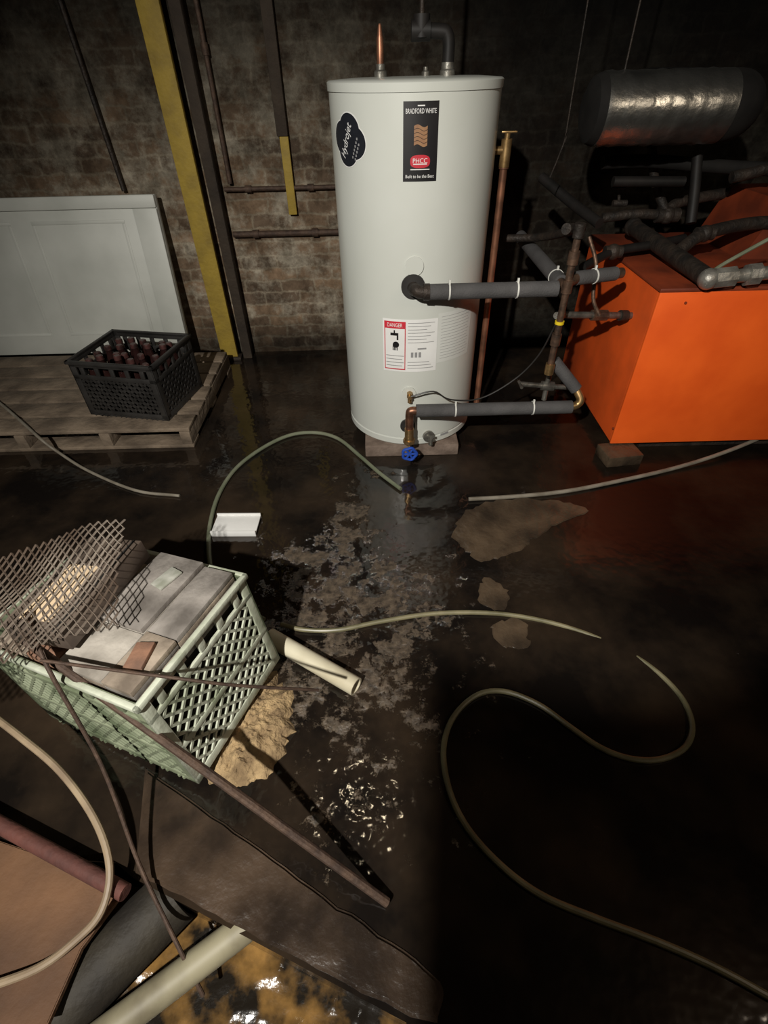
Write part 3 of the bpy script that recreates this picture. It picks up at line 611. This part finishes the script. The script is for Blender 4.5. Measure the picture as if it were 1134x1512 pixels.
for x0_p, x1_p in ((-.62, -.17), (-1.2, -.72)):
    for bxs in ((x0_p, x1_p, hh-.115, hh-.10), (x0_p, x1_p, .10, .115), (x0_p, x0_p+.015, .116, hh-.116), (x1_p-.015, x1_p, .116, hh-.116)):
        obj('moulding', pbox(*bxs, .0055, .010, .002), m_panel, wp)
def diag(mb, w, z0, z1, pitch, bar, t, Mx):
    h = z1-z0
    for sgn in (1, -1):
        c = -h+pitch*.5
        while c < w:
            s0, s1 = max(0, -c), min(h, w-c)
            if s1-s0 > .008:
                xa, xb_ = c+s0, c+s1
                if sgn < 0: xa, xb_ = w-xa, w-xb_
                p, q = Vector((xa-w/2, 0, z0+s0)), Vector((xb_-w/2, 0, z0+s1)); d = q-p
                mb.box(Mx @ ((p+q)/2), (d.length, t, bar), (Mx.to_3x3().to_4x4()) @ Matrix.Rotation(-math.atan2(d.z, d.x), 4, 'Y'))
            c += pitch
def make_crate(root, W, D, Hh, mat, pitch, bar, post=.028, band=.024, mid=False, rim=.016, mat_x=None):
    t = .008
    for w, off, ang, mt in ((W, D/2, 0, mat), (W, D/2, PI, mat), (D, W/2, -PI/2, mat_x or mat), (D, W/2, PI/2, mat)):
        mb = MB(); Mx = rotz(ang) @ Matrix.Translation((0, off-t/2, 0)); R3 = rotz(ang)
        def B(x0, x1, z0, z1, tt=t): mb.box(Mx @ Vector(((x0+x1)/2, 0, (z0+z1)/2)), (x1-x0, tt, z1-z0), R3, bev=.002)
        B(-w/2, -w/2+post, 0, Hh); B(w/2-post, w/2, 0, Hh); B(-w/2, w/2, 0, .026)
        zt0 = Hh-band; B(-w/2, w/2, zt0, Hh)
        zs = zt0-.035
        B(-w/2, w/2, zs-band*.75, zs)
        for k in (-.36, -.18, 0, .18, .36): B(w*k-.010, w*k+.010, zs, zt0)
        if mid: B(-w/2, w/2, Hh*.40-.008, Hh*.40+.008)
        diag(mb, w-2*post, .026, zs-band*.7, pitch, bar, t*.7, Mx)
        obj('lattice_wall', mb, mt, root, local=True)
    mb = MB()
    for s in (-1, 1): mb.box((0, s*D/2, Hh-.006), (W+rim, rim, .015), bev=.003).box((s*W/2, 0, Hh-.006), (rim, D+rim, .015), bev=.003)
    obj('rim', mb, mat_x or mat, root, local=True)
    mb = MB(); diag_b = Matrix.Translation((0, 0, .006)) @ Matrix.Rotation(-PI/2, 4, 'X') @ Matrix.Translation((0, 0, -D/2))
    diag(mb, W-.01, 0.0, D, pitch*1.4, bar*1.6, .008, diag_b); obj('base_grid', mb, mat, root, local=True)
f1 = G(250, 622, PT); f2 = G(135, 602, PT); ang = math.atan2(f1.y-f2.y, f1.x-f2.x)*.6
CW, CD, CH = .385, .335, .255
bc = Vector((f1.x, f1.y, PT))+rotz(ang) @ Vector((-CW/2, CD/2, 0))
k1 = thing('bottle_crate', 'black plastic lattice crate full of bottles on the wooden pallet', 'crate', bc, ang)
make_crate(k1, CW, CD, CH, m_black, .036, .012, .03, .026)
bot = None
for i in range(5):
    for j in range(4):
        p = bc+rotz(ang) @ Vector((-CW/2+.060+i*.066+random.uniform(-.003, .003)+(.004 if j % 2 else -.004), -CD/2+.060+j*.071+random.uniform(-.003, .003), .010+random.choice((0, .008, .02))))
        tilt = (random.uniform(-.05, .05), random.uniform(-.05, .05), random.uniform(0, 6))
        if bot is None:
            bot = thing('bottle', 'dark glossy glass bottle standing in black crate', 'bottle', p, 0, 'bottles in the black crate')
            obj('glass_body', MB().lathe([(.024, 0), (.027, .01), (.027, .135), (.023, .165), (.015, .19), (.0135, .218)], None, 18), m_glass, bot, local=True)
            obj('cap', MB().lathe([(.0155, .212), (.0155, .226), (.012, .230)], None, 16), m_cap, bot, local=True)
        else:
            c = bot.copy(); COL.objects.link(c); c.location = p; c.rotation_euler = tilt
            for ch in list(bot.children):
                d = ch.copy(); COL.objects.link(d); d.parent = c
# ------------------------------------------------------------------ green crate and its contents (tilted on a spill of sand)
GH, GW, TILT = .325, .50, math.radians(7)
T1 = G(360, 849, .38); T2 = G(200, 1045, .38); ey = (T1-T2); GD = ey.length; ey.normalize(); ex = Vector((ey.y, -ey.x, 0))
ga = math.atan2(ex.y, ex.x); R0 = rotz(ga) @ Matrix.Rotation(-TILT, 4, 'Y')
gc_ = (T1+T2)/2-R0 @ Vector((GW/2, 0, GH))
MG = Matrix.Translation(gc_) @ R0
k2 = thing('milk_crate', 'dirty green plastic lattice crate piled with slabs in the foreground', 'crate', mat=MG)
make_crate(k2, GW, GD, GH, m_green, .036, .0065, .026, .020, True, .012, m_green_lit)
def cbox(name, label, cat, x0, x1, y0, y1, z0, z1, mat, rot=0., bev=.0015, group=None):
    t = thing(name, label, cat, mat=MG @ Matrix.Translation(((x0+x1)/2, (y0+y1)/2, z0)) @ rotz(rot), group=group)
    obj('body', MB().box((0, 0, (z1-z0)/2), (x1-x0, y1-y0, z1-z0), bev=bev), mat, t, local=True)
    return t
hx_ = GW/2-.014; hy = GD/2-.014
cbox('box', 'dark carton filling right half of the green crate below the slabs', 'box', hx_-.215, hx_-.012, -hy, hy, .014, .275, m_dark)
PAL = {'grey': m_paver, 'tan': m_paver2, 'whitish': m_paver3}
STK = ((hx_-.082, hx_-.004, -hy, -.035, ('tan', 'grey', 'tan', 'grey', 'tan')), (hx_-.082, hx_-.004, -.032, hy, ('grey', 'tan', 'whitish', 'tan', 'grey')),
       (hx_-.214, hx_-.084, -hy, -.045, ('grey', 'whitish', 'grey', 'tan', 'whitish')), (hx_-.215, hx_-.084, -.043, hy, ('tan', 'grey', 'tan', 'grey', 'whitish', 'grey')))
for xa, xb_, ya, yb_, cols in STK:
    zc = .2755
    for cn in cols:
        th = .0125; jx, jy = random.uniform(-.001, .001), random.uniform(-.001, .001)
        cbox('paver', 'thin flat %s paver in the stacks inside the green crate' % cn, 'paver', xa+jx, xb_+jx, ya+jy, yb_+jy, zc, zc+th, PAL[cn], random.uniform(-.006, .006), .0006, 'thin %s pavers in the green crate' % cn)
        zc += th+.0006
cbox('brick', 'dull red brick standing at front corner of green crate', 'brick', hx_-.31, hx_-.225, -hy, -hy+.09, .014, .335, m_brickred)
cbox('brick', 'beige brick next to the red one at crate front', 'brick', hx_-.415, hx_-.32, -hy, -hy+.10, .014, .33, m_paver2)
t = cbox('cardboard_box', 'tan cardboard carton at back left of green crate', 'box', hx_-.46, hx_-.222, -hy+.11, hy, .014, .335, m_paver2)
obj('lid_flap', MB().box((0, .02, .323), (.22, .1, .004)), m_cardlab, t, local=True)
for nm, lab, ct, x, y, r, zz_, mt, sz in (('tile_chip', 'small rust coloured tile chip lying on pavers near front of crate rim', 'tile', .192, -.09, .3, .3415, m_brickred, (.04, .06, .009)), ('tile_chip', 'pale green tape patch lying on pavers near back of crate', 'tile', .105, .09, -.2, .3545, m_tile, (.038, .06, .005))):
    t = thing(nm, lab, ct, mat=MG @ Matrix.Translation((x, y, zz_)) @ rotz(r)); obj('chip', MB().box((0, 0, sz[2]/2), sz, bev=.0012), mt, t, local=True)
wb = thing('wooden_block', 'dark wooden block with pale label lying on top of green crate', 'block', mat=MG @ Matrix.Translation((-.045, -.005, .3545)) @ rotz(.16))
obj('block', MB().box((0, 0, .026), (.15, .27, .052), bev=.003), m_block, wb, local=True)
obj('pale_label', MB().box((-.012, -.035, .0528), (.078, .155, .0012)), m_cardlab, wb, local=True)
obj('stripe', MB().box((.056, 0, .0525), (.007, .265, .001)), m_black, wb, local=True)
def sheet(name, label, P00, P10, P01, P11, nu, nv, hf, mat, wd=.17):
    def S_(u, v):
        p = P00*(1-u)*(1-v)+P10*u*(1-v)+P01*(1-u)*v+P11*u*v
        p = p.copy(); p.z += hf(u, v); return p
    mb = MB(); t = bmesh.new()
    for r in range(nv):
        for sg in (1, -1):
            prev = None
            for i in range(2*nu+1):
                off = .5 if (i % 2) else 0
                v = (r+.5+sg*(.5-off)*.94)/nv; u = i/(2*nu)
                a = t.verts.new(S_(u, v-wd/2/nv)); b = t.verts.new(S_(u, v+wd/2/nv)+Vector((0, 0, .003)))
                if prev: t.faces.new((prev[0], a, b, prev[1]))
                prev = (a, b)
    mb.merge(t); o = obj(name, mb, mat, smooth=False); sol = o.modifiers.new('thick', 'SOLIDIFY'); sol.thickness = .0015
    return tag(o, label, 'metal mesh')
P00 = G(185, 768, .472); P10 = G(168, 915, .468)
P01 = P00+Vector((-.52, -.19, -.09)); P11 = P10+Vector((-.54, -.21, -.11))
sheet('metal_mesh', 'sheet of expanded metal mesh draped over upper left of green crate', P00, P10, P01, P11, 10, 32,
      lambda u, v: .024*math.sin(PI*min(1., max(0., v*1.3)))*(1-.5*u)+.008*math.sin(9*v+5*u)+.006*math.sin(17*v-8*u)-.006*u*u, m_mesh, .16)
# ------------------------------------------------------------------ rods, poles, hoses
def rod(name, label, cat, pts, r, mat, smooth=0, seg=10): return tag(obj(name, MB().tube(pts, r, seg, smooth), mat), label, cat)
rod('iron_rod', 'long rusty iron rod sloping past green crate down to the floor', 'rod', [G(35, 944, .42), G(572, 1333, .018)], .009, m_rust)
rod('iron_rod', 'thin dark rod sticking out sideways past green crate', 'rod', [G(60, 975, .42), G(250, 1000, .395), G(350, 1012, .34), G(470, 1019, .22)], .0034, m_rust, 4)
rod('bent_wire', 'thin dark wire bending down from green crate into the pit', 'wire', [G(40, 905, .44), G(70, 985, .40), G(150, 1130, .20), G(205, 1275, .05), G(262, 1395, .0), G(300, 1470, -.06)], .0042, m_rust, 6)
rod('red_pole', 'rusty red pole lying across the brown board at lower left', 'pole', [G(-60, 1185, .035), G(185, 1318, .035)], .016, m_red_rust, 0, 14)
rod('hose', 'tan hose curving in the lower left corner over brown board', 'hose', [G(-40, 1035, .17), G(30, 1088, .16), G(90, 1140, .13), G(140, 1210, .10), G(162, 1280, .075), G(150, 1345, .05), (G(110, 1390, .035)), G(55, 1430, .03), G(-30, 1462, .03)], .0075, m_rope, 6)
rod('hose', 'greenish hose arching on wet floor between tank and green crate', 'hose', [G(u, v, .009) for u, v in ((592, 722), (560, 698), (530, 672), (500, 648), (468, 639), (430, 642), (390, 660), (350, 690), (324, 728), (311, 770), (308, 810), (315, 850), (345, 890), (390, 915))], .0078, m_hose_g, 6)
HZ = {720: .006, 785: .003, 850: -.002, 915: -.009, 965: -.002, 1005: .003}
def hz(u, v): return HZ.get(u, .007) if v < 1035 and u in HZ else .007
rod('hose', 'long yellowish hose snaking in an S across the dark floor', 'hose', [G(u, v, hz(u, v)) for u, v in ((415, 922), (450, 930), (500, 930), (560, 918), (640, 906), (720, 905), (785, 913), (850, 930), (915, 957), (965, 988), (1005, 1028), (1022, 1070), (1012, 1103), (975, 1121), (930, 1120), (885, 1103), (840, 1072), (795, 1040), (745, 1021), (705, 1026), (670, 1058), (655, 1105), (663, 1165), (690, 1222), (740, 1278), (800, 1322), (880, 1356), (970, 1390), (1060, 1430), (1160, 1485))], .007, m_hose, 6)
rod('cable', 'pale grey cable rising from floor along front of orange boiler', 'cable', [G(692, 737, .008), G(760, 733, .008), G(830, 726, .008), G(900, 713, .008), G(1000, 690, .01), G(1080, 664, .03), G(1160, 630, .05)], .008, m_cable, 6)
rod('cable', 'thin pale cable dropping off front of the wooden pallet onto the floor', 'cable', [G(-60, 545, .125), G(-15, 583, .113), G(15, 608, .113), G(42, 632, .112), G(62, 650, .085), G(85, 667, .035), G(130, 695, .008), G(200, 724, .007), G(265, 732, .007)], .006, m_cable, 6)
a = G(398, 940, .026); b = G(526, 1014, .026)
d = (b-a).normalized(); L_ = (b-a).length
tag(obj('pvc_pipe', MB().lathe([(.017, 0), (.025, 0), (.025, L_), (.020, L_), (.020, L_-.12), (.001, L_-.12)], Matrix.Translation(a) @ align(d), 28), m_pvc), 'short cream plastic pipe stub on floor beside green crate', 'pipe')
a = G(350, 778); wc = thing('white_channel', 'small white plastic channel lying on wet floor near hose', 'channel', (a.x, a.y, 0), -.03)
w_ = (G(384, 790).x-G(318, 790).x); dp = G(350, 763).y-G(350, 792).y
obj('web', MB().box((0, 0, .012), (w_, dp*.9, .006), bev=.001), m_white, wc, local=True)
for s in (-1, 1): obj('flange', MB().box((0, s*dp*.45, .012), (w_, .006, .024), bev=.001), m_white, wc, local=True)
def frag(label, px, hgt):
    p = [G(u, v) for u, v in px]; q = cr(p+[p[0]], 5)[:-1]
    q = [x+Vector((noise.noise(x*40)*.016, noise.noise(x*40+Vector((5, 5, 5)))*.016, 0)) for x in q]
    tag(obj('flat_stone', MB().prism([(x.x, x.y) for x in q], -.01, hgt, bev=.0025), m_stone), label, 'stone')
frag('largest flat brown stone on floor right of the puddle', ((668, 792), (676, 770), (696, 752), (735, 739), (790, 737), (842, 744), (870, 756), (822, 774), (795, 790), (770, 812), (735, 824), (706, 829), (684, 810)), .004)
frag('smallest flat stone just below the big brown one', ((708, 862), (722, 852), (748, 874), (756, 890), (736, 901), (708, 888)), .004)
frag('flat stone where the long hose crosses, below the smaller one', ((724, 926), (748, 914), (772, 918), (781, 936), (778, 955), (738, 953)), .0035)
def sand():
    out = [G(u, v) for u, v in ((412, 996), (430, 1030), (428, 1090), (405, 1135), (365, 1162), (325, 1162), (290, 1150), (290, 1090), (330, 1030), (380, 990))]
    c = sum(out, Vector())/len(out); o2 = cr(out+[out[0]], 12)[:-1]; n = len(o2); vs = [c+Vector((0, 0, .036))]; fs = []; R = 24
    for r in range(1, R+1):
        for p in o2:
            q = c.lerp(p, r/R*(1+.16*noise.noise(p*28)+.10*noise.noise(p*80))); f = r/R
            q.z = .036*(1-f**3)+(.012*noise.noise(q*38)+.008*noise.noise(q*95))*(1-f**4)+(-.002 if r == R else .001); vs.append(q)
    for k in range(n): fs.append((0, 1+k, 1+(k+1) % n))
    for r in range(R-1):
        for k in range(n): x = 1+r*n; y = x+n; fs.append((x+k, y+k, y+(k+1) % n, x+(k+1) % n))
    return MB().polys(vs, fs)
tag(obj('sand_pile', sand(), m_sand), 'crumbly tan sand spilled at foot of green crate', 'sand', kind='stuff')
# ------------------------------------------------------------------ pit at lower left
t = bmesh.new(); bmesh.ops.create_grid(t, x_segments=120, y_segments=80, size=.5)
for v in t.verts:
    x, y = -.4+v.co.x*.9, .02+v.co.y*.55; q = Vector((x, y, 0))
    hgt = -.13+.016*noise.noise(q*9)+.008*noise.noise(q*24)+.003*noise.noise(q*60)
    v.co = (x, y, max(hgt, -.129+.0006*noise.noise(q*40)))
tag(obj('rubble', MB().merge(t), m_rubble_glints), 'shallow dark water with golden reflections painted over brown rubble in the floor pit', 'rubble', kind='stuff')
a = G(150, 1530, -.05); b = G(366, 1366, -.025); d = (b-a).normalized(); L_ = (b-a).length
tag(obj('pvc_pipe', MB().lathe([(.026, -.2), (.028, -.2), (.028, L_), (.024, L_), (.024, L_-.1)], Matrix.Translation(a) @ align(d), 28), m_pvc_d), 'long dull cream plastic drain pipe sloping out of the floor pit', 'pipe')
a = G(20, 1560, -.09); b = G(262, 1318, -.06); d = (b-a).normalized(); L_ = (b-a).length
tag(obj('drain_pipe', MB().lathe([(.045, -.1), (.060, -.1), (.060, L_), (.050, L_), (.050, L_-.06)], Matrix.Translation(a) @ align(d), 30), m_olive), 'dull dark drain pipe beside the cream pipe in the pit', 'pipe')
bp_ = [G(u, v, .012) for u, v in ((-80, 1215), (60, 1262), (178, 1322), (120, 1400), (70, 1512), (-100, 1540))]
tag(obj('board', MB().prism([(q.x, q.y) for q in bp_], .0, .012, bev=.002), m_board), 'orange brown plywood board lying across pit at lower left', 'board')
# ------------------------------------------------------------------ light
def aim(o, tgt): o.rotation_euler = (Vector(tgt)-o.location).to_track_quat('-Z', 'Y').to_euler()
ld = bpy.data.lights.new('work_light', 'SPOT'); ld.energy = 430; ld.color = (1, .955, .88); ld.spot_size = math.radians(85); ld.spot_blend = .95; ld.shadow_soft_size = .03
lo = bpy.data.objects.new('work_light', ld); COL.objects.link(lo); lo.location = LIGHT; aim(lo, (-.07, 1.26, .33))
l2 = bpy.data.lights.new('ceiling_bulb', 'SPOT'); l2.energy = 2.0; l2.color = (1, .82, .56); l2.shadow_soft_size = .03; l2.spot_size = math.radians(64); l2.spot_blend = .7
o2 = bpy.data.objects.new('ceiling_bulb', l2); COL.objects.link(o2); o2.location = (-.18, 1.15, 2.25); aim(o2, (-.34, .65, 0))
l3 = bpy.data.lights.new('fill_light', 'POINT'); l3.energy = 24; l3.color = (1, .82, .63); l3.shadow_soft_size = .3  # added fill without a source in the room, lifts the shadowed floor
o3 = bpy.data.objects.new('fill_light', l3); COL.objects.link(o3); o3.location = (1.75, -.25, 2.05)
W = bpy.data.worlds.new('world'); S.world = W; W.use_nodes = True
W.node_tree.nodes['Background'].inputs[0].default_value = (.5, .42, .34, 1); W.node_tree.nodes['Background'].inputs[1].default_value = .045
S.view_settings.view_transform = 'Standard'; S.view_settings.look = 'None'
